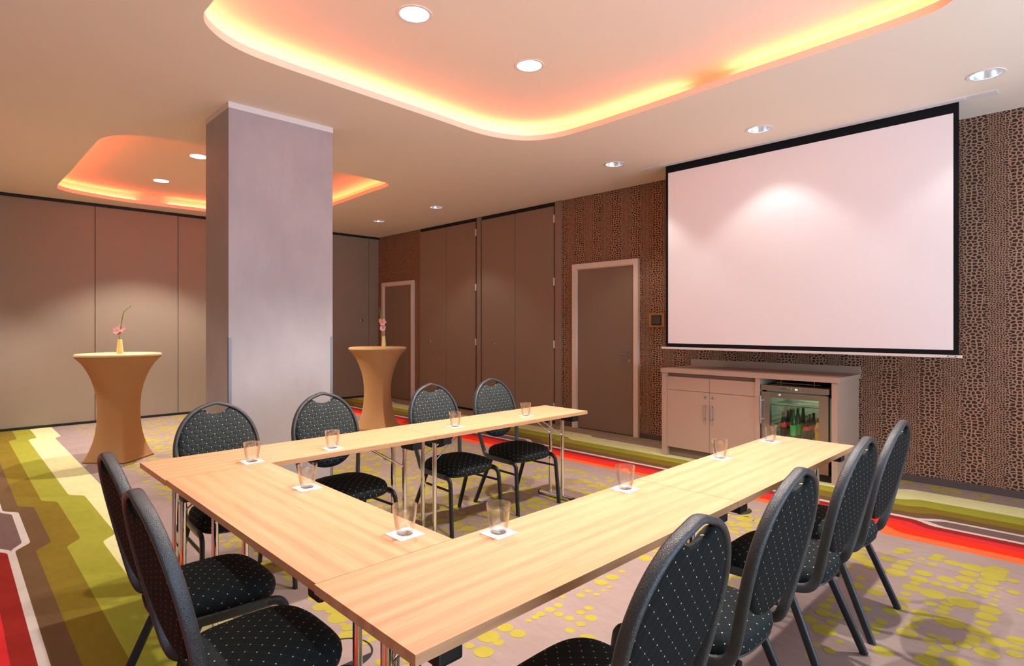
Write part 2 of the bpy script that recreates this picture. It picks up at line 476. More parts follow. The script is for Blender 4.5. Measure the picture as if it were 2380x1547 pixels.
def plate(bm, loops, z):
    es = []
    vl = []
    for lp in loops:
        vs = [bm.verts.new((x, y, z)) for x, y in lp]; vl.append(vs)
        for i in range(len(vs)): es.append(bm.edges.new((vs[i - 1], vs[i])))
    bmesh.ops.triangle_fill(bm, use_beauty=True, use_dissolve=False, edges=es, normal=(0, 0, -1))
    return vl
def skirt(bm, lp0, z0, lp1, z1):
    a = [bm.verts.new((x, y, z0)) for x, y in lp0]; b = [bm.verts.new((x, y, z1)) for x, y in lp1]
    for i in range(len(a)): bm.faces.new((a[i - 1], a[i], b[i], b[i - 1]))
ROW = [(5.32, y) for y in (-1.0, .60, 2.215, 3.82, 7.08, 8.70)] + [(-.12, y) for y in (2.215, 3.82, 5.45, 7.08, 8.70)]
CL = [(2.12, 3.05), (3.16, 3.045), (2.12, 1.45), (3.16, 1.45), (2.11, 7.36), (3.16, 7.36), (2.10, 8.95), (3.16, 8.95)]
RL = .096
bm = new()
o1, o2 = outline(COVE1), outline(COVE2)
plate(bm, [[(XL, YF), (XW, YF), (XW, YP), (XL, YP)], o1, o2] + [circ(x, y, RL) for x, y in ROW], ZC)
for o_, ls in ((o1, CL[:4]), (o2, CL[4:])):
    w_ = offset(o_, .17)
    skirt(bm, o_, ZC, o_, ZC + .05)
    skirt(bm, o_, ZC + .05, w_, ZC + .05)
    skirt(bm, w_, ZC + .05, w_, ZR)
    plate(bm, [w_] + [circ(x, y, RL) for x, y in ls], ZR)
ceil = obj('ceiling', bm, M['ceiling'], smooth=True, sharp=30)
tag(ceil, 'cream plaster ceiling with two large rounded recesses lit from their edges', kind='structure')
for ci, o_ in enumerate((o1, o2)):
    mid = offset(o_, .14); bm = new(); n = len(mid); zl = ZC + (.084, .067)[ci]
    gaps = (((4.14, 2.2, .27), (4.05, .80, .16), (1.06, 1.7, .2), (2.0, .42, .2)), ((2.25, 9.93, .26), (1.16, 6.52, .30), (1.05, 8.55, .12), (4.15, 8.6, .2)))[ci]
    for i in range(n):
        a, b = Vector((*mid[i], zl)), Vector((*mid[(i + 1) % n], zl)); k = max(1, int((b - a).length / .06))
        for q in range(k):
            p0, p1 = a.lerp(b, q / k), a.lerp(b, (q + 1) / k); c_ = (p0 + p1) / 2
            if any(hypot(c_.x - gx, c_.y - gy) < gr for gx, gy, gr in gaps): continue
            rod(bm, p0, p1, .011, 6)
    tag(obj('light_strip', bm, M['led%d' % ci], ceil), 'glowing red-orange light strip')

def downlight(x, y, z, dim, label, power):
    t = thing('downlight', label, 'ceiling light', (x, y, z), 0, 'round ceiling downlights')
    b1 = new(); lathe(b1, [(RL - .002, .004), (RL - .004, -.003), (.112, -.004), (.113, .0), (RL + .002, .0005)], 40)
    obj('trim_ring', b1, M['lamptrim'], t, True)
    b2 = new(); lathe(b2, [(RL - .003, 0.0), (.086, .035), (.064, .075), (.050, .095)], 40, cap1=False)
    obj('reflector', b2, M['reflector'], t, True)
    b3 = new()
    if dim: lathe(b3, [(.0001, .05), (.03, .052), (.034, .07), (.034, .1), (.0001, .1)], 20)
    else: lathe(b3, [(.0001, .006), (.091, .010), (.091, .014), (.0001, .014)], 32)
    obj('lamp', b3, M['lampdim'] if dim else M['lampface'], t, True)
    L = bpy.data.lights.new('downlight_bulb', 'SPOT'); L.energy = power; L.spot_size = math.radians(100); L.spot_blend = .4
    L.shadow_soft_size = .045; L.color = (1.0, .94, .87) if not dim else (1, .95, .9)
    lo = bpy.data.objects.new('downlight_bulb', L); C.objects.link(lo); lo.parent = t; lo.location = (0, 0, -.004 if not dim else -.004)
    return t
CLAB = ['bright downlight in the big near ceiling recess, above the screen side of the column', 'bright downlight in the near recess, closest to its rounded tip facing the far room',
        'bright downlight in the near ceiling recess just above the top of the picture', 'bright downlight in the near ceiling recess right above the front table',
        'downlight in the far orange recess, partly hidden behind the column edge', 'downlight in the far orange recess fully hidden behind the column',
        'small downlight in the far orange recess left of the column', 'downlight in the far orange recess near the dark partition, behind the column']
CLAB[0] = 'largest bright downlight, top centre of the photo in the near ceiling recess'
for (x, y), lb in zip(CL, CLAB): downlight(x, y, ZR, False, lb, 30 if (x > 3 and y > 6) else (330 if y > 6 else 205))
RLAB = {(5.32, -1.0): 'ceiling downlight on the screen side behind the camera', (5.32, .60): 'silver downlight at the upper right beyond the right end of the screen',
        (5.32, 2.215): 'silver downlight in the ceiling above the middle of the screen', (5.32, 3.82): 'silver downlight in the ceiling left of the screen top, above the door',
        (5.32, 5.45): 'silver downlight in the ceiling in front of the nearer tall cupboard pair', (5.32, 7.08): 'small downlight in the ceiling before the far tall cupboards',
        (5.32, 8.70): 'smallest and farthest downlight, near the dark back corner'}
RP = {.60: 8, 2.215: 15, 3.82: 22, 5.45: 0, 7.08: 20, 8.70: 4, -1.0: 30}
for (x, y) in ROW:
    lb = RLAB.get((x, y), 'downlight in the ceiling row along the left wall, outside the picture at y %.0f' % y)
    if x < 0: lb = {2.215: 'ceiling downlight along the left wall beside the first chair', 3.82: 'ceiling downlight along the left wall near the table end', 5.45: 'ceiling downlight along the left wall in the middle',
                    7.08: 'ceiling downlight along the left wall near the left bar table', 8.70: 'ceiling downlight along the left wall next to the partition'}[y]
    downlight(x, y, ZC, True, lb, RP[y] if x > 0 else (150 if y > 8 else (80 if y > 6 else 35)))
# ------------------------------------------------------------------ walls
bm = new(); box(bm, XW, XW + .1, YF, YP + .12, 0, ZC)
tag(obj('wall_right', bm, M['paper']), 'wall papered in brown reptile-scale pattern', kind='structure')
bm = new(); box(bm, XL - .1, XL, YF, YP + .12, 0, ZC)
tag(obj('wall_left', bm, M['white_wall']), kind='structure')
bm = new()
wx = [(-.8, 2.2), (2.7, 5.7)]; wz = (.5, 2.7)
px = XL - .1
for a, b in wx:
    box(bm, px, a, YF - .15, YF, 0, ZC); box(bm, a, b, YF - .15, YF, 0, wz[0]); box(bm, a, b, YF - .15, YF, wz[1], ZC); px = b
box(bm, px, XW + .1, YF - .15, YF, 0, ZC)
tag(obj('wall_front', bm, M['white_wall']), kind='structure')
for i, (a, b) in enumerate(wx):
    bm = new()
    for u0, u1, v0, v1 in ((a, a + .06, *wz), (b - .06, b, *wz), (a, b, wz[0], wz[0] + .06), (a, b, wz[1] - .06, wz[1]), ((a + b) / 2 - .03, (a + b) / 2 + .03, *wz)):
        box(bm, u0, u1, YF - .11, YF - .05, v0, v1)
    w = obj('window_%d' % (i + 1), bm, M['trim']); tag(w, kind='structure')
    bm = new(); box(bm, a + .05, b - .05, YF - .083, YF - .077, wz[0] + .05, wz[1] - .05); obj('pane', bm, M['pane2'], w)
    L = bpy.data.lights.new('window_daylight', 'AREA'); L.shape = 'RECTANGLE'; L.size = b - a; L.size_y = wz[1] - wz[0]; L.energy = 205; L.color = (.60, .77, 1.0)
    lo = bpy.data.objects.new('window_daylight', L); C.objects.link(lo); lo.parent = w
    lo.location = ((a + b) / 2, YF - .75, wz[0] + .35); lo.rotation_euler = (math.radians(122), 0, 0)

# folding partition along the far side
wb = bpy.data.objects.new('wall_back', None); C.objects.link(wb); wb.location = (0, YP, 0)
tag(wb, 'grey-beige folding partition of tall smooth panels', kind='structure')
bm = new(); box(bm, XL, XW, .03, .12, 0, ZC); obj('backing', bm, M['black'], wb)
seams = [XL, -.602, .488, 1.578, 2.668, 3.80, 4.95, 6.099, XW]
for a, b in zip(seams, seams[1:]):
    bm = new(); box(bm, a + .004, b - .004, 0, .05, .034, 3.172, bev=.002); obj('partition_panel', bm, M['panel'], wb)
bm = new(); box(bm, XL, XW, -.012, .05, 3.172, ZC); obj('top_seal', bm, M['black'], wb)
bm = new(); box(bm, XL, XW, -.012, .05, 0, .034); obj('bottom_seal', bm, M['black'], wb)
bm = new()
g = new(); lathe(g, [(.0001, .006), (.014, .006), (.026, .004), (.03, 0)], 20)
for v in g.verts: v.co = Vector((v.co.x + 5.94, -v.co.z, v.co.y + 1.53))
merge(bm, g); tag(obj('lock_rosette', bm, M['steel'], wb, True), 'dark metal lock rosette')

# column
bm = new(); box(bm, 1.625, 2.518, 4.905, 5.47, 0, ZC - .045)
col = tag(obj('column', bm, M['concrete']), 'square grey plaster column with white cap trim and metal corner guards', kind='structure')
bm = new(); box(bm, 1.622, 2.521, 4.902, 5.473, ZC - .047, ZC); obj('cap_trim', bm, M['trim'], col)
for sx, x in ((1, 1.625), (-1, 2.518)):
    bm = new(); box(bm, min(x - sx * .002, x + sx * .022), max(x - sx * .002, x + sx * .022), 4.902, 4.905, .02, 1.325)
    box(bm, min(x - sx * .003, x), max(x - sx * .003, x), 4.902, 4.927, .02, 1.325); obj('corner_guard', bm, M['guard'], col)

# skirting
bm = new()
for a, b in ((YF, 1.655), (3.44, 4.14), (5.24, 5.47), (8.9, 9.09)): box(bm, XW - .012, XW, a, b, 0, .06)
tag(obj('baseboard_right', bm, M['plinth']), kind='structure')

# doors in the papered wall
def wall_door(name, y0, y1, zt, label, hinge_far):
    d = bpy.data.objects.new(name, None); C.objects.link(d); d.location = (XW, (y0 + y1) / 2, 0); tag(d, label, kind='structure')
    h = (y1 - y0) / 2; fw = .068
    bm = new(); box(bm, -.045, 0, -h, -h + fw, 0, zt); box(bm, -.045, 0, h - fw, h, 0, zt); box(bm, -.045, 0, -h + fw, h - fw, zt - fw, zt)
    box(bm, -.022, 0, -h + fw, -h + fw + .012, 0, zt - fw); box(bm, -.022, 0, h - fw - .012, h - fw, 0, zt - fw); box(bm, -.022, 0, -h + fw, h - fw, zt - fw - .012, zt - fw)
    obj('door_frame', bm, M['doorframe'], d)
    bm = new(); box(bm, -.014, -.001, -h + fw + .013, h - fw - .013, .012, zt - fw - .014); lf = obj('door_leaf', bm, M['leaf'], d)
    ky = -h + fw + .075 if hinge_far else h - fw - .075; s = 1 if hinge_far else -1
    bm = new(); rod(bm, (-.014, ky, 1.06), (-.065, ky, 1.06), .009); rod(bm, (-.06, ky - s * .008, 1.06), (-.06, ky + s * .13, 1.06), .009)
    g = new(); lathe(g, [(.0001, .008), (.024, .008), (.026, 0)], 20)
    for v in g.verts: v.co = Vector((-.014 - v.co.z, ky + v.co.x, 1.06 + v.co.y))
    merge(bm, g); obj('handle', bm, M['steel'], lf, True)
    bm = new(); g = new(); lathe(g, [(.0001, .006), (.022, .006), (.024, 0)], 20)
    for v in g.verts: v.co = Vector((-.014 - v.co.z, ky + v.co.x, .97 + v.co.y))
    merge(bm, g); obj('keyhole_plate', bm, M['steel'], lf, True)
wall_door('door_1', 4.15, 5.231, 2.278, 'brown door in a pale frame between the cupboards and the screen', True)
wall_door('door_2', 9.098, 10.192, 2.28, 'brown door in a pale frame in the dark far corner', False)

# tall cupboards
def cupboard(y0, y1, ymid, label, hinge_y, knob):
    t = thing('folding_cupboard_door', label, 'cupboard', (XW, (y0 + y1) / 2, 0), 0, 'tall cupboards in the papered wall'); yc = (y0 + y1) / 2
    for a, b in ((y0, ymid), (ymid, y1)):
        bm = new(); box(bm, -.032, -.001, a - yc + .004, b - yc - .004, .04, 3.15, bev=.0015); obj('door_panel', bm, M['cupboard'], t)
    for z in (.25, 1.153, 2.058, 2.965):
        bm = new(); rod(bm, (-.036, hinge_y - yc, z - .055), (-.036, hinge_y - yc, z + .055), .012); obj('hinge', bm, M['hinge'], t, True)
    bm = new(); g = new(); lathe(g, [(.0001, .004), (.012, .004), (.014, .010), (.026, .008), (.03, 0)], 20)
    for v in g.verts: v.co = Vector((-.032 - v.co.z, knob - yc + v.co.x, 1.135 + v.co.y))
    merge(bm, g); obj('lock_rosette', bm, M['steel'], t, True)
cupboard(7.318, 8.891, 8.104, 'tall brown two-leaf cupboard in the wall beside the far door', 7.300, 8.584)
cupboard(5.585, 7.16, 6.383, 'tall brown two-leaf cupboard next to the patterned wall by the nearer door', 5.574, 6.874)
bm = new(); box(bm, XW - .03, XW - .001, 7.185, 7.285, .0, ZC); box(bm, XW - .03, XW - .001, 5.44, 5.562, 0, ZC); box(bm, XW - .003, XW, 5.5, 8.9, 0, ZC, 1)
tag(obj('trim_1', bm, [M['cupboard'], M['black']]), 'brown upright posts between and beside the tall cupboards', kind='structure')

# touch panel
t = thing('wall_control_panel', 'bronze square control panel with grey screen on the papered wall left of the projection screen', 'control panel', (XW, 3.90, 1.49))
bm = new(); box(bm, -.016, -.001, -.112, .112, -.088, .088, bev=.003); obj('plate', bm, M['bronze'], t)
bm = new(); box(bm, -.019, -.015, -.072, .068, -.062, .062); b_ = obj('bezel', bm, M['plastic'], t)
bm = new(); box(bm, -.0205, -.0188, -.058, .054, -.048, .050); obj('display', bm, M['panelglass'], b_)

# projection screen
XS = 5.785
t = thing('projection_screen', 'large white roll-down projection screen with black border in front of the papered wall', 'projection screen', (XS, 2.135, 0))
bm = new(); box(bm, -.001, .001, -1.28, 1.285, 1.226, 3.125); obj('white_surface', bm, M['screenwhite'], t)
bm = new()
for a, b, c, d in ((-1.316, -1.28, 1.185, ZC), (1.285, 1.316, 1.185, ZC), (-1.28, 1.285, 1.185, 1.226), (-1.28, 1.285, 3.125, ZC)): box(bm, -.0011, .0011, a, b, c, d)
obj('black_border', bm, M['screenblack'], t)
bm = new(); box(bm, -.014, .014, -1.337, 1.363, 1.163, 1.186, bev=.002); wbar = obj('weight_bar', bm, M['trim'], t)
bm = new()
vs = []
for k in range(24):
    q = 2 * pi * k / 24; vs.append(bm.verts.new((-.0146, -1.272 + .030 * math.copysign(abs(cos(q)) ** .6, cos(q)), 1.1745 + .0075 * math.copysign(abs(sin(q)) ** .6, sin(q)))))
bm.faces.new(vs)
vs = []
for k in range(24):
    q = 2 * pi * k / 24; vs.append(bm.verts.new((-.0149, -1.272 + .024 * math.copysign(abs(cos(q)) ** .6, cos(q)), 1.1745 + .0045 * math.copysign(abs(sin(q)) ** .6, sin(q)))))
bm.faces.new(vs).material_index = 1
obj('oval_badge', bm, [M['black'], M['trim']], wbar)
bm = new(); box(bm, -.075, .035, -1.555, -1.345, ZC - .006, ZC - .0005); box(bm, -.085, -.010, -1.36, 1.35, ZC - .012, ZC - .0005); box(bm, -.06, .035, 1.35, 1.61, ZC - .006, ZC - .0005)
obj('ceiling_casing', bm, M['trim'], t)

# ------------------------------------------------------------------ sideboard, worktop, fridge
CX = 5.672
t = thing('sideboard_cabinet', 'taupe low cabinet with two drawers above two doors under the projection screen', 'cabinet', (CX, 2.5, 0)); yo = 2.5
for a, b in ((3.372, 3.432), (1.667, 1.715), (2.352, 2.400)):
    bm = new(); box(bm, 0, .64, a - yo, b - yo, 0, .908); obj('side_panel', bm, M['unit'], t)
bm = new(); box(bm, .03, .64, 2.40 - yo, 3.372 - yo, .09, .905, 1); box(bm, .055, .64, 2.40 - yo, 3.372 - yo, 0, .095, 1)
obj('carcass', bm, [M['unit'], M['unitdark']], t)
ym = 2.878
for a, b in ((2.402, ym - .002), (ym + .002, 3.370)):
    bm = new(); box(bm, .008, .03, a - yo, b - yo, .727, .868, bev=.001); obj('drawer', bm, M['unit'], t)
for a, b, hy in ((2.402, ym - .002, ym - .035), (ym + .002, 3.370, ym + .045)):
    bm = new(); box(bm, .008, .03, a - yo, b - yo, .10, .723, bev=.001); d = obj('door', bm, M['unit'], t)
    bm = new(); hy -= yo
    rod(bm, (-.028, hy, .435), (-.028, hy, .60), .006)
    for z in (.45, .585): rod(bm, (.008, hy, z), (-.028, hy, z), .005)
    obj('handle', bm, M['steel'], d, True)
    bm = new(); g = new(); lathe(g, [(.0001, .005), (.007, .005), (.011, .004), (.013, 0)], 16)
    for v in g.verts: v.co = Vector((.008 - v.co.z, hy + v.co.x, .672 + v.co.y))
    merge(bm, g); obj('lock', bm, M['steel'], d, True)
t = thing('worktop', 'taupe worktop with low upstand lying across the cabinet and fridge', 'worktop', (CX, 2.5, .91))
bm = new(); box(bm, -.012, .655, 1.655 - yo, 3.44 - yo, 0, .045, bev=.0015); obj('slab', bm, M['unit'], t)
bm = new(); box(bm, .638, .656, 1.655 - yo, 3.43 - yo, .0455, .118); obj('upstand', bm, M['unit'], t)

fy0, fy1 = 1.735, 2.345
t = thing('bar_fridge', 'stainless glass-door bar fridge under the right half of the worktop', 'fridge', (CX, (fy0 + fy1) / 2, 0)); yc = (fy0 + fy1) / 2; hw = (fy1 - fy0) / 2
bm = new(); fz = .845
box(bm, .06, .60, -hw, -hw + .035, .06, fz); box(bm, .06, .60, hw - .035, hw, .06, fz); box(bm, .06, .60, -hw, hw, fz - .08, fz); box(bm, .06, .60, -hw, hw, .06, .19); box(bm, .565, .60, -hw, hw, .06, fz)
obj('body', bm, M['fridgein'], t)
bm = new(); box(bm, .05, .60, -hw, hw, 0, .06); obj('base', bm, M['black'], t)
bm = new(); box(bm, .0, .06, -hw, hw + .0, .80, .850, bev=.004); cp = obj('control_strip', bm, M['steel'], t)
bm = new(); box(bm, -.001, .002, -.035, -.012, .817, .833); obj('green_display', bm, M['display'], cp)
for yy, zz in ((-.060, .818), (-.060, .832), (.022, .822), (.022, .836), (.050, .835)):
    bm = new(); box(bm, -.0015, .002, yy - .003, yy + .003, zz - .0025, zz + .0025); obj('button', bm, M['trim'], cp)
cu = bpy.data.curves.new('brand_lettering', 'FONT'); cu.body = 'LIEBHERR'; cu.size = .013; cu.extrude = .0003; cu.align_x = 'CENTER'
tmp = bpy.data.objects.new('lettering_source', cu); C.objects.link(tmp)
bpy.context.view_layer.update()
lm = bpy.data.meshes.new_from_object(tmp.evaluated_get(bpy.context.evaluated_depsgraph_get()))
bpy.data.objects.remove(tmp); lm.materials.clear(); lm.materials.append(M['plastic'])
let = bpy.data.objects.new('brand_lettering', lm); C.objects.link(let); let.parent = cp
let.matrix_local = Matrix(((0, 0, -1, -.0005), (-1, 0, 0, .085), (0, 1, 0, .820), (0, 0, 0, 1)))
bm = new(); dz0, dz1 = .075, .785
box(bm, .0, .05, -hw + .006, -hw + .085, dz0, dz1); box(bm, .0, .05, hw - .085, hw - .006, dz0, dz1); box(bm, 0, .05, -hw + .085, hw - .085, dz1 - .05, dz1); box(bm, 0, .05, -hw + .085, hw - .085, dz0, dz0 + .13)
dr = obj('door', bm, M['steel'], t)
bm = new(); box(bm, .018, .024, -hw + .08, hw - .08, dz0 + .12, dz1 - .045); obj('door_glass', bm, M['pane'], dr)
bm = new(); rod(bm, (-.035, hw - .012, .48), (-.035, hw - .012, .745), .008)
for z in (.52, .70): rod(bm, (0, hw - .03, z), (-.035, hw - .012, z), .007)
obj('handle', bm, M['steel'], dr, True)
bm = new(); g = new(); lathe(g, [(.0001, .012), (.008, .012), (.010, 0)], 16)
for v in g.verts: v.co = Vector((-v.co.z, .125 + v.co.x, .765 + v.co.y))
merge(bm, g); obj('lock', bm, M['trim'], dr, True)
for zz in (.335, .655):
    bm = new()
    for k in range(28): rod(bm, (.10, -hw + .045 + k * .0193, zz), (.55, -hw + .045 + k * .0193, zz), .0016, 5)
    rod(bm, (.10, -hw + .04, zz), (.10, hw - .04, zz), .004, 6); rod(bm, (.32, -hw + .04, zz), (.32, hw - .04, zz), .003, 6)
    obj('wire_shelf', bm, M['steel'], t)
bm = new()
for k in range(7): box(bm, .12, .54, hw - .045, hw - .034, .28 + k * .042, .288 + k * .042)
obj('shelf_rail', bm, M['fridgein'], t)
bm = new(); box(bm, .13, .25, hw - .037, hw - .034, .672, .735); obj('sticker', bm, M['card'], t)
bm = new(); box(bm, .30, .50, -.12, .12, .752, .764); obj('interior_lamp', bm, glow('fridge_lamp', (.8, 1, .75, 1), 2.2), t)
bm = new(); box(bm, .1, .54, -.2, .2, .868, .872); box(bm, .1, .104, .148, .152, .85, .9); box(bm, .1, .104, -.152, -.148, .85, .9); obj('vent_grille', bm, M['steel'], t)

def bottle(dx, dy, kind, label):
    x, y = CX + dx, yc + dy
    H = {'cola': .258, 'green': .295, 'dark': .240, 'orange': .230}[kind]
    mats = {'cola': ('cola', 'clearneck', 'redlabel', 'redcap'), 'green': ('greenglass', 'greenglass', 'greenlabel', 'greenlabel'),
            'dark': ('cola', 'clearneck', 'redlabel', 'blackcap'), 'orange': ('orange', 'clearneck', 'salmon', 'orangecap')}[kind]
    t = thing('drink_bottle', label, 'bottle', (x, y, .3375), 0, 'drink bottles in the bar fridge')
    R = .029
    bm = new(); lathe(bm, [(.0001, .001), (R * .9, .001), (R, .008), (R * .98, H * .16), (R * .90, H * .30), (R, H * .42), (R * .98, H * .56), (R * .78, H * .68), (R * .5, H * .80)], 20); obj('bottle_body', bm, M[mats[0]], t, True)
    bm = new(); lathe(bm, [(R * .5, H * .80), (R * .42, H * .90), (R * .42, H * .97)], 20); obj('neck', bm, M[mats[1]], t, True)
    bm = new(); z0, z1 = (.42, .57) if kind != 'green' else (.12, .46)
    lathe(bm, [(R * 1.015, H * z0), (R * 1.03, H * (z0 + .02)), (R * 1.03, H * (z1 - .02)), (R * 1.0, H * z1)], 20); obj('paper_label', bm, M[mats[2]], t, True)
    bm = new(); lathe(bm, [(R * .5, H * .95), (R * .5, H), (.0001, H)], 16); obj('cap', bm, M[mats[3]], t, True)
for a in ((.128, .139, 'cola', 'front cola bottle with orange-red cap and red label at the left of the fridge shelf'), (.228, .132, 'cola', 'cola bottle with orange-red cap just behind the front left one'),
          (.328, .144, 'cola', 'rearmost cola bottle with orange-red cap, left of the green bottles'), (.134, .050, 'green', 'front green glass bottle with pale green label in the fridge'),
          (.228, .042, 'green', 'green bottle behind the front one, its bright label up in the light'), (.328, .028, 'green', 'rearmost dark green bottle in the fridge'),
          (.134, -.068, 'dark', 'front dark bottle with red label and black cap, right of the green bottles'), (.228, -.068, 'dark', 'dark bottle with black cap second in its row'),
          (.328, -.068, 'dark', 'dark bottle with black cap at the back of its row'), (.134, -.170, 'orange', 'yellow-orange juice bottle with orange cap at the right front of the fridge'),
          (.228, -.164, 'orange', 'orange juice bottle behind the front juice bottle, by the door edge')): bottle(*a)

# ------------------------------------------------------------------ folding tables
TW, TL, TT = .467, 1.508, .026
def table_parts(root, L, inset=(.118, .118)):
    hl, hw_ = L / 2, TW / 2
    bm = new(); box(bm, -hl + .0012, hl - .0012, -hw_ + .0008, hw_ - .0008, TH - TT, TH, bev=.0012); obj('tabletop', bm, M['wood'], root)
    for s in (-1, 1):
        x = s * (hl - inset[0 if s < 0 else 1])
        for yy in (-.066, .066):
            bm = new(); rod(bm, (x, yy, .03), (x, yy, TH - TT - .004), .0145, 16); obj('leg', bm, M['chrome'], root, True)
        bm = new(); rod(bm, (x, -.182, .019), (x, .182, .019), .019, 16); ft = obj('foot_bar', bm, M['chrome'], root, True)
        for e in (-1, 1):
            bm = new(); sweep(bm, [(x, e * .176, .0195), (x, e * .188, .0195)], (1, 0, 0), .0195, .0195, 16); obj('end_cap', bm, M['plastic'], ft, True)
        for e in (-1, 1):
            bm = new(); box(bm, x - .035, x + .035, min(e * .075, e * .205), max(e * .075, e * .205), TH - TT - .052, TH - TT - .0005, bev=.008); obj('hinge_block', bm, M['plastic'], root)
        bm = new(); rod(bm, (x, -.075, TH - TT - .022), (x, .075, TH - TT - .022), .010, 12); obj('cross_tube', bm, M['chrome'], root, True)
        for yy in (-.066, .066):
            bm = new(); rod(bm, (x - s * .010, yy, .531), (x - s * .275, yy * .55, TH - TT - .004), .005, 8); obj('brace', bm, M['chrome'], root, True)
    return root
XA, XB, XC_ = .7034, 2.2026, 3.732
tabs = [((XA + XB) / 2, 3.1732, 0, 'beech folding table of the far side, its left end beside the corner'), ((XB + XC_) / 2, 3.1732, 0, 'beech folding table at the far right, in front of the door'),
        (.9423, 2.2079, pi / 2, 'beech folding table on the left, joining the far and front rows'),
        (1.4662, 1.243, 0, 'beech folding table nearest the camera, forming the front left corner'), (2.9874, 1.243, 0, 'beech folding table at the right in front of the cabinet and fridge')]
G = 'beech folding tables set in a rectangle'
def mk(i, L, inset=(.118, .118)):
    x, y, rz, lb = tabs[i]; return table_parts(thing('folding_table', lb, 'table', (x, y, 0), rz, G), L, inset)
t0 = mk(0, XB - XA)
mk(1, XC_ - XB); mk(2, 2.9393 - 1.4765, (.075, .118)); mk(3, 2.2289 - XA, (.118, .062)); mk(4, 3.7455 - 2.2289)

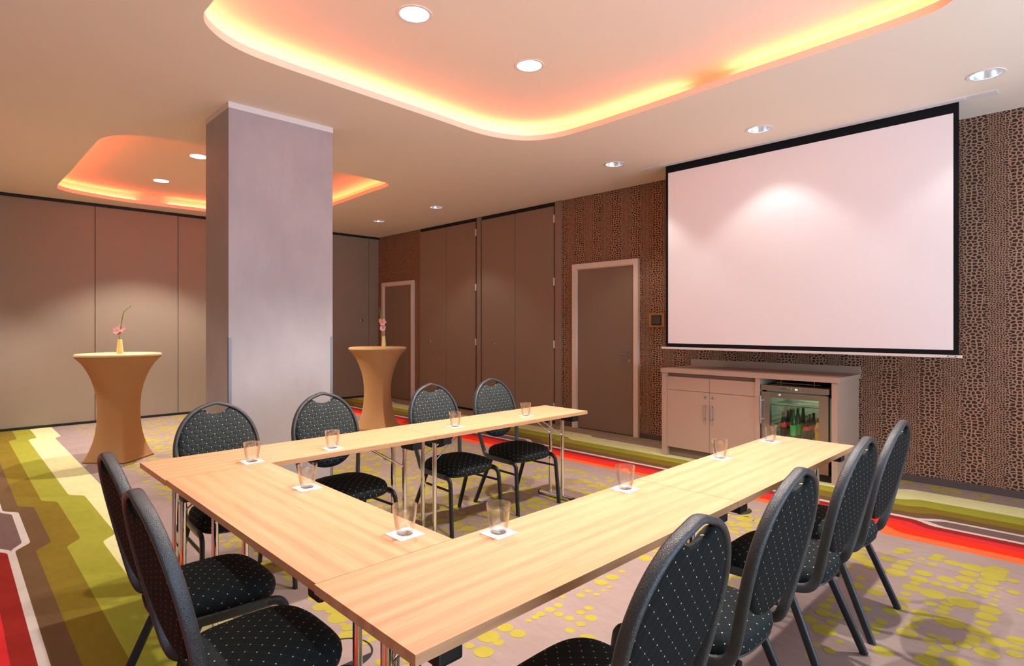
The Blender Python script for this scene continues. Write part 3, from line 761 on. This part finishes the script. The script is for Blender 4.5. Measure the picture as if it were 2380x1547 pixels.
# ------------------------------------------------------------------ chairs
def hoop_w(z):
    if z > .70:
        return .222 * max(0.0, 1 - ((z - .70) / .266) ** 2.15) ** .5
    return .222 - .032 * ((.70 - z) / .26) ** 1.6
def lean(z): return .205 + (z - .45) * .225 + .03 * max(0, z - .7) ** 1.5
def make_chair(label, group):
    t = thing('banquet_chair', label, 'chair', (0, 0, 0), 0, group)
    # back frame: one bent tube, both rails and the oval hoop
    right = [(.218, -.150, .384), (.214, -.05, .384), (.206, .07, .384), (.199, .135, .386), (.194, .178, .402), (.191, .200, .440)]
    zs = [.50, .56, .62, .68, .74, .79, .835, .872, .902, .928, .947, .960]
    pts = [Vector(p) for p in right] + [Vector((hoop_w(z), lean(z), z)) for z in zs]
    top = Vector((0, lean(.966), .972))
    full = pts + [top] + [Vector((-p.x, p.y, p.z)) for p in reversed(pts)]
    path = cr(full, 4)
    side = []
    for p in path:
        if p.z < .5: side.append(Vector((1 if p.x > 0 else -1, 0, 0)))
        else:
            side.append(Vector((p.x / .222 ** 2, 0, max(0, (p.z - .70)) / .272 ** 2)).normalized() if abs(p.x) > 1e-4 or p.z > .7 else Vector((1, 0, 0)))
    bm = new(); sweep(bm, path, side, .0105, .0185, 14, True, 0, .72); obj('back_frame', bm, M['hammer'], t, True, 50)
    for s in (1, -1):
        bm = new()
        pth = cr([(s * .218, -.14, .384), (s * .219, -.175, .380), (s * .221, -.198, .362), (s * .223, -.208, .325), (s * .228, -.222, .16), (s * .232, -.235, 0.002)], 5)
        sweep(bm, pth, Vector((1, 0, 0)), .0105, .0165, 12, True, 0, .72); obj('leg', bm, M['legmetal'], t, True, 50)
        bm = new()
        pth = [(s * .196, .075, .372), (s * .200, .104, .352), (s * .230, .256, .002)]
        sweep(bm, cr(pth, 5), Vector((1, 0, 0)), .0105, .0165, 12, True, 0, .72); obj('leg', bm, M['legmetal'], t, True, 50)
        bm = new(); rod(bm, (s * .221, -.207, .300), (s * .207, .085, .300), .0085, 8)
        obj('stretcher', bm, M['legmetal'], t, True)
    # seat
    N = 56
    def outl(q, k):
        c, s_ = cos(q), sin(q); e = 2 / 3.4
        x = math.copysign(abs(c) ** e, c); y = math.copysign(abs(s_) ** e, s_)
        wdt = .222 - .020 * (y + 1) / 2
        return Vector((x * wdt * k, y * .212 * k - .006, 0))
    prof = [(.0, .478), (.30, .477), (.55, .473), (.75, .466), (.87, .457), (.95, .445), (.99, .428), (1.0, .412), (.985, .398), (.955, .392)]
    bm = new(); uvl = bm.loops.layers.uv.new('UVMap'); rings = []; uvs = []
    arc = 0.0
    for i, (k, z) in enumerate(prof):
        if i: arc += hypot((k - prof[i - 1][0]) * .21, z - prof[i - 1][1])
        ring, uv = [], []
        for j in range(N):
            q = 2 * pi * j / N; p = outl(q, max(k, .001)); dz = -.008 * (p.y < -.1) * ((-.1 - p.y) / .11) ** 2
            ring.append(bm.verts.new((p.x, p.y, z + (dz if k < .99 else dz * .3))))
            d = outl(q, 1.0) + Vector((0, .006, 0)); L_ = d.length; uv.append((d.x / L_ * arc * L_ / .21, d.y / L_ * arc * L_ / .21))
        rings.append(ring); uvs.append(uv)
    for i in range(len(rings) - 1):
        for j in range(N):
            j2 = (j + 1) % N
            f = bm.faces.new((rings[i][j], rings[i][j2], rings[i + 1][j2], rings[i + 1][j]))
            for lp, u in zip(f.loops, (uvs[i][j], uvs[i][j2], uvs[i + 1][j2], uvs[i + 1][j])): lp[uvl].uv = u
    bm.faces.new(list(reversed(rings[-1])))
    obj('seat', bm, M['seatfab'], t, True, 60)
    bm = new()
    r0 = [bm.verts.new(outl(2 * pi * j / N, .965) + Vector((0, 0, .391))) for j in range(N)]
    r1 = [bm.verts.new(outl(2 * pi * j / N, .975) + Vector((0, 0, .384))) for j in range(N)]
    r2 = [bm.verts.new(outl(2 * pi * j / N, .93) + Vector((0, 0, .376))) for j in range(N)]
    for a, b in ((r0, r1), (r1, r2)):
        for j in range(N): bm.faces.new((a[j], a[(j + 1) % N], b[(j + 1) % N], b[j]))
    bm.faces.new(r0); bm.faces.new(list(reversed(r2)))
    obj('seat_pan', bm, M['plastic'], t, True, 50)
    # upholstered back: quilted front, plain dotted rear
    z0, N = .725, 72
    def rad(q):
        c, s_ = cos(q), sin(q)
        up = .231 if s_ > 0 else .222
        e = 2.15
        r = 1 / ((abs(c) / .206) ** e + (abs(s_) / up) ** e) ** (1 / e)
        # smile-shaped cut for the hand grip
        for _ in range(3):
            x, z = r * c, r * s_
            lim = .186 + .040 * min(1.0, (abs(x) / .085)) ** 2.2
            if s_ > 0 and z > lim and abs(x) < .095: r *= lim / z
        return r
    def pos(q, k, dn):
        r = rad(q) * k; x, z = r * cos(q), z0 + r * sin(q)
        return Vector((x, lean(z) + dn, z))
    frontp = [(.001, -.036), (.3, -.036), (.55, -.034), (.75, -.030), (.88, -.024), (.95, -.016), (.99, -.006), (1.0, .002)]
    rearp = [(1.0, .002), (.985, .010), (.95, .014), (.8, .0155), (.5, .016), (.001, .016)]
    for nm, pr_, mt in (('backrest', frontp, M['backfab']), ('back_panel', rearp, M['rearfab'])):
        bm = new(); uvl = bm.loops.layers.uv.new('UVMap'); rings = [[bm.verts.new(pos(2 * pi * j / N, k, d)) for j in range(N)] for k, d in pr_]
        for i in range(len(rings) - 1):
            for j in range(N):
                j2 = (j + 1) % N; f = bm.faces.new((rings[i][j], rings[i][j2], rings[i + 1][j2], rings[i + 1][j]))
                for lp in f.loops: lp[uvl].uv = (lp.vert.co.x, lp.vert.co.z)
        obj(nm, bm, mt, t, True, 60)
    return t
CG = 'banquet chairs around the tables'
CH_ = [(1.125, 3.30, .0, 'banquet chair behind the far row at its left end, beside the column edge'),
       (1.79, 3.305, .0, 'banquet chair behind the far table directly in front of the column'),
       (2.665, 3.30, .0, 'chair behind the far table just right of the brown bar table'),
       (3.29, 3.30, .0, 'chair at the far right table end, in front of the tall cupboards'),
       (1.25, .985, pi, 'nearest chair at the lower right, its dotted back seen from behind'),
       (1.895, .985, pi, 'second chair in the right row, overlapping the nearest one'),
       (2.612, .985, pi, 'third chair in the right row, its seat half in the table shadow'),
       (3.19, .985, pi, 'last chair of the right row, closest to the patterned wall'),
       (.727, 2.42, pi / 2, 'chair on the left side, the farther one next to the cream stripe'),
       (.692, 1.822, pi / 2, 'chair on the left side nearest the camera, with a large lit seat')]
first = None
for x, y, rz, lb in CH_:
    lb = 'black gold-dotted ' + lb
    if first is None:
        first = make_chair(lb, CG); first.location = (x, y, 0); first.rotation_euler = (0, 0, rz)
    else: dup(first, (x, y, 0), rz, lb)

# ------------------------------------------------------------------ glasses and coasters
GL = [(1.117, 3.032, 'behind the left corner of the far row'), (1.562, 3.047, 'second from the left on the far table'), (2.497, 3.110, 'on the far table just right of the seam'), (3.182, 3.104, 'at the far right, nearest the door'),
      (1.104, 2.376, 'farther one on the left table'), (1.088, 1.620, 'nearer one on the left table, by the inner corner'),
      (1.318, 1.412, 'leftmost on the front table'), (2.056, 1.418, 'on the front table beside the seam'), (2.891, 1.405, 'in front of the cabinet doors'), (3.525, 1.401, 'in front of the fridge')]
def make_coaster(lb):
    t = thing('paper_coaster', lb, 'coaster', (0, 0, 0), 0, 'white coasters on the tables')
    bm = new(); box(bm, -.047, .047, -.047, .047, .0002, .0017); obj('card', bm, M['paperwhite'], t)
    bm = new(); z = .0019
    for pts in ([(-.018, -.004), (.006, -.001), (.010, .006), (.013, 0), (.020, -.003), (.006, -.006)],):
        bm.faces.new([bm.verts.new((x, y, z)) for x, y in pts])
    obj('printed_mark', bm, M['navy'], t)
    bm = new()
    for k in range(7): box(bm, -.02 + k * .006, -.016 + k * .006, -.017, -.0135, .0016, .0019)
    obj('printed_line', bm, M['greyprint'], t)
    return t
def make_glass(lb):
    t = thing('water_glass', lb, 'glass', (0, 0, 0), 0, 'water glasses on coasters')
    bm = new()
    lathe(bm, [(.0001, 0), (.0250, 0), (.0275, .002), (.0300, .015), (.0345, .040), (.0385, .070), (.0412, .095), (.0406, .0962), (.0396, .0955), (.0368, .070), (.0328, .040), (.0284, .016), (.0255, .010), (.0001, .009)], 40)
    obj('tumbler', bm, M['glass'], t, True, 60)
    return t
c0 = g0 = None
for i, (x, y, lb) in enumerate(GL):
    rz = pi / 2 * 0 if y > 1.5 or i > 5 else 0
    l1 = 'white square coaster under the glass ' + lb; l2 = 'clear empty tumbler ' + lb
    if c0 is None: c0 = make_coaster(l1); c0.location = (x, y, TH); g0 = make_glass(l2); g0.location = (x, y, TH + .002)
    else: dup(c0, (x, y, TH), 0, l1); dup(g0, (x + .002, y + .003, TH + .002), random.uniform(0, 6), l2)

# ------------------------------------------------------------------ stand-up tables with stretch covers
def bar_table(cx, cy, ang, label):
    HT = 1.125
    t = thing('bar_table', label, 'bar table', (cx, cy, 0), 0, 'bar tables under brown stretch covers')
    N = 96; prof = [(1.10, .392), (1.085, .386), (1.06, .360), (1.02, .326), (.96, .289), (.88, .253), (.78, .224), (.68, .207), (.58, .200), (.48, .200), (.38, .207), (.28, .222), (.20, .243), (.13, .270), (.07, .300), (.03, .325), (.004, .338)]
    bm = new(); rings = []
    for z, r in prof:
        k = sstep(.75, .0, z) if False else max(0.0, min(1.0, (.85 - z) / .85)) ** .9
        ring = []
        for j in range(N):
            q = 2 * pi * j / N
            a = (q - ang + pi / 4) % (pi / 2) - pi / 4          # 0 at a foot corner
            corner = cos(pi / 4) / cos(pi / 4 - abs(a))          # square with the tips at the feet
            tip = 1.0 / (1 + 0) * corner
            rr = r * ((1 - k) + k * (tip * .97))
            ring.append(bm.verts.new((rr * cos(q), rr * sin(q), z)))
        rings.append(ring)
    for a_, b_ in zip(rings, rings[1:]):
        for j in range(N): bm.faces.new((a_[j], a_[(j + 1) % N], b_[(j + 1) % N], b_[j]))
    obj('stretch_cover', bm, M['stretch'], t, True, 35)
    bm = new(); lathe(bm, [(.0001, HT), (.375, HT), (.389, HT - .004), (.394, HT - .013), (.394, HT - .024), (.386, HT - .028)], N)
    obj('top_cover', bm, M['stretchtop'], t, True)
    # hem along the floor
    bm = new()
    pth = []
    for j in range(N + 1):
        q = 2 * pi * j / N; a = (q - ang + pi / 4) % (pi / 2) - pi / 4
        rr = .338 * .97 * cos(pi / 4) / cos(pi / 4 - abs(a)) * .998
        pth.append((rr * cos(q), rr * sin(q), .012))
    sweep(bm, pth, (0, 0, 1), .011, .006, 8, False); obj('hem', bm, M['stretch'], t, True)
    return t
bar_table(1.335, 7.38, math.radians(-92), 'round bar table in a brown stretch cover left of the column')
bar_table(4.32, 7.10, math.radians(-100), 'round bar table in a brown stretch cover right of the column')

def vase(x, y, z, lb):
    t = thing('bud_vase', lb, 'vase', (x, y, z), 0, 'pale bud vases')
    bm = new(); lathe(bm, [(.0001, .001), (.031, .001), (.032, .006), (.030, .04), (.024, .10), (.0205, .148), (.0195, .150), (.0180, .148), (.0205, .11), (.0001, .10)], 28)
    obj('vase_body', bm, M['vase'], t, True)
def gladiolus(x, y, z, pts, flowers, lb, sc=1.0):
    t = thing('gladiolus', lb, 'flower', (x, y, z), 0, 'gladiolus stems in vases')
    path = cr([Vector(p) * sc for p in pts], 8); n = len(path)
    bm = new()
    rings = []
    for i in range(len(path) - 1):
        r = .0055 * (1 - .6 * i / n); sweep(bm, [path[i], path[i + 1]], (1, 0, 0), r, r, 8)
    obj('stem', bm, M['green'], t, True)
    bm = new()
    for i in range(int(n * .52), n):
        if i % 2: continue
        p = path[i]; s = 1 if (i // 2) % 2 else -1; L_ = .030 * (1.25 - i / n)
        d = Vector((s * .5 * cos(YAW), -s * .5 * sin(YAW), .85)).normalized()
        for k in range(3):
            pass
        sweep(bm, [p, p + d * L_ * .5, p + d * L_], (0, 1, 0), .0045, .0045, 6)
    tag(obj('bud', bm, M['green'], t, True), 'green closed buds')
    for (fx, fz, rad_, mt, tilt) in flowers:
        c = Vector((fx * cos(YAW), -fx * sin(YAW), fz)) * sc
        bm = new()
        ax = Vector((-sin(YAW), -cos(YAW), .25)).normalized(); u = ax.orthogonal().normalized(); v = ax.cross(u)
        for k in range(6):
            q = 2 * pi * k / 6 + tilt; d = u * cos(q) + v * sin(q); e = ax.cross(d)
            rows = []
            for i in range(6):
                f = i / 5; wdt = rad_ * .46 * sin(pi * min(.96, f * .82 + .10)); p = c + d * (rad_ * f) + ax * (rad_ * (.75 * f - .45 * f * f) - .2 * rad_)
                rows.append([bm.verts.new(p + e * (wdt * s) + ax * (abs(s) * .12 * rad_)) for s in (-1, -.5, 0, .5, 1)])
            for a_, b_ in zip(rows, rows[1:]):
                for i in range(4): bm.faces.new((a_[i], a_[i + 1], b_[i + 1], b_[i]))
        b3 = obj('blossom', bm, M[mt], t, True)
ZT = 1.125
def off(r): return (r * cos(YAW), -r * sin(YAW))
ox, oy = off(.0)
vase(1.342 + .0, 7.375, ZT, 'pale yellow bud vase on the bar table left of the column')
gp = lambda seq: [(a * cos(YAW), -a * sin(YAW), b) for a, b in seq]
gladiolus(1.342, 7.375, ZT, gp([(0, .105), (.0, .2), (.012, .30), (.026, .38), (.05, .45), (.118, .505)]), [(.022, .272, .052, 'pink', .2), (-.028, .245, .045, 'pink', .9), (-.008, .225, .032, 'salmon', .5)], 'pink gladiolus with a curved tip in the vase left of the column')
gladiolus_leaf = None
x2, y2 = 4.32 + .085 * cos(YAW), 7.10 - .085 * sin(YAW)
vase(x2, y2, ZT, 'pale yellow bud vase on the bar table right of the column')
gladiolus(x2, y2, ZT, gp([(0, .105), (-.008, .19), (-.016, .28), (-.03, .38), (-.05, .46), (-.058, .54)]), [(-.012, .345, .05, 'pink', .3), (-.012, .262, .045, 'pink', .8), (-.04, .37, .034, 'salmon', .1)], 'straight pink gladiolus in the vase right of the column')

# ------------------------------------------------------------------ floor outlets
def floor_outlet(x, y, lb):
    t = thing('floor_outlet', lb, 'floor outlet', (x, y, 0), 0, 'round floor outlets'); R = .128
    bm = new(); lathe(bm, [(R - .006, .001), (R - .006, .003), (R, .003), (R + .002, .001)], 40); obj('rim', bm, M['plastic'], t, True)
    a = math.asin(.079 / R); bm = new()
    top = [bm.verts.new((R * cos(q), R * sin(q), .0035)) for q in [pi + a + (pi - 2 * a) * k / 24 for k in range(25)]]; bm.faces.new(top)
    obj('lid', bm, M['legmetal'], t)
floor_outlet(4.37, 2.015, 'round dark-rimmed floor outlet beyond the front tables, by the red stripe side')
floor_outlet(1.231, 2.31, 'round dark-rimmed floor outlet under the left table')

# ------------------------------------------------------------------ world, camera, view
w = bpy.data.worlds.new('daylight'); S.world = w; w.use_nodes = True
w.node_tree.nodes['Background'].inputs[0].default_value = (.62, .78, 1.0, 1); w.node_tree.nodes['Background'].inputs[1].default_value = .6
cd = bpy.data.cameras.new('camera'); cam = bpy.data.objects.new('camera', cd); C.objects.link(cam)
cam.location = (0, 0, CH); cam.rotation_euler = (pi / 2, 0, -YAW)
cd.sensor_width = 36; cd.lens = 36 * F / 2380; cd.shift_y = -(773.5 - HY) / 2380; cd.clip_start = .05
S.camera = cam
S.view_settings.view_transform = 'Standard'; S.view_settings.look = 'None'; S.view_settings.gamma = 1; S.view_settings.exposure = 0.48
S.cycles.max_bounces = 12; S.cycles.diffuse_bounces = 9; S.cycles.transparent_max_bounces = 16; S.cycles.glossy_bounces = 5
S.cycles.sample_clamp_indirect = 6; S.cycles.caustics_reflective = False; S.cycles.caustics_refractive = False
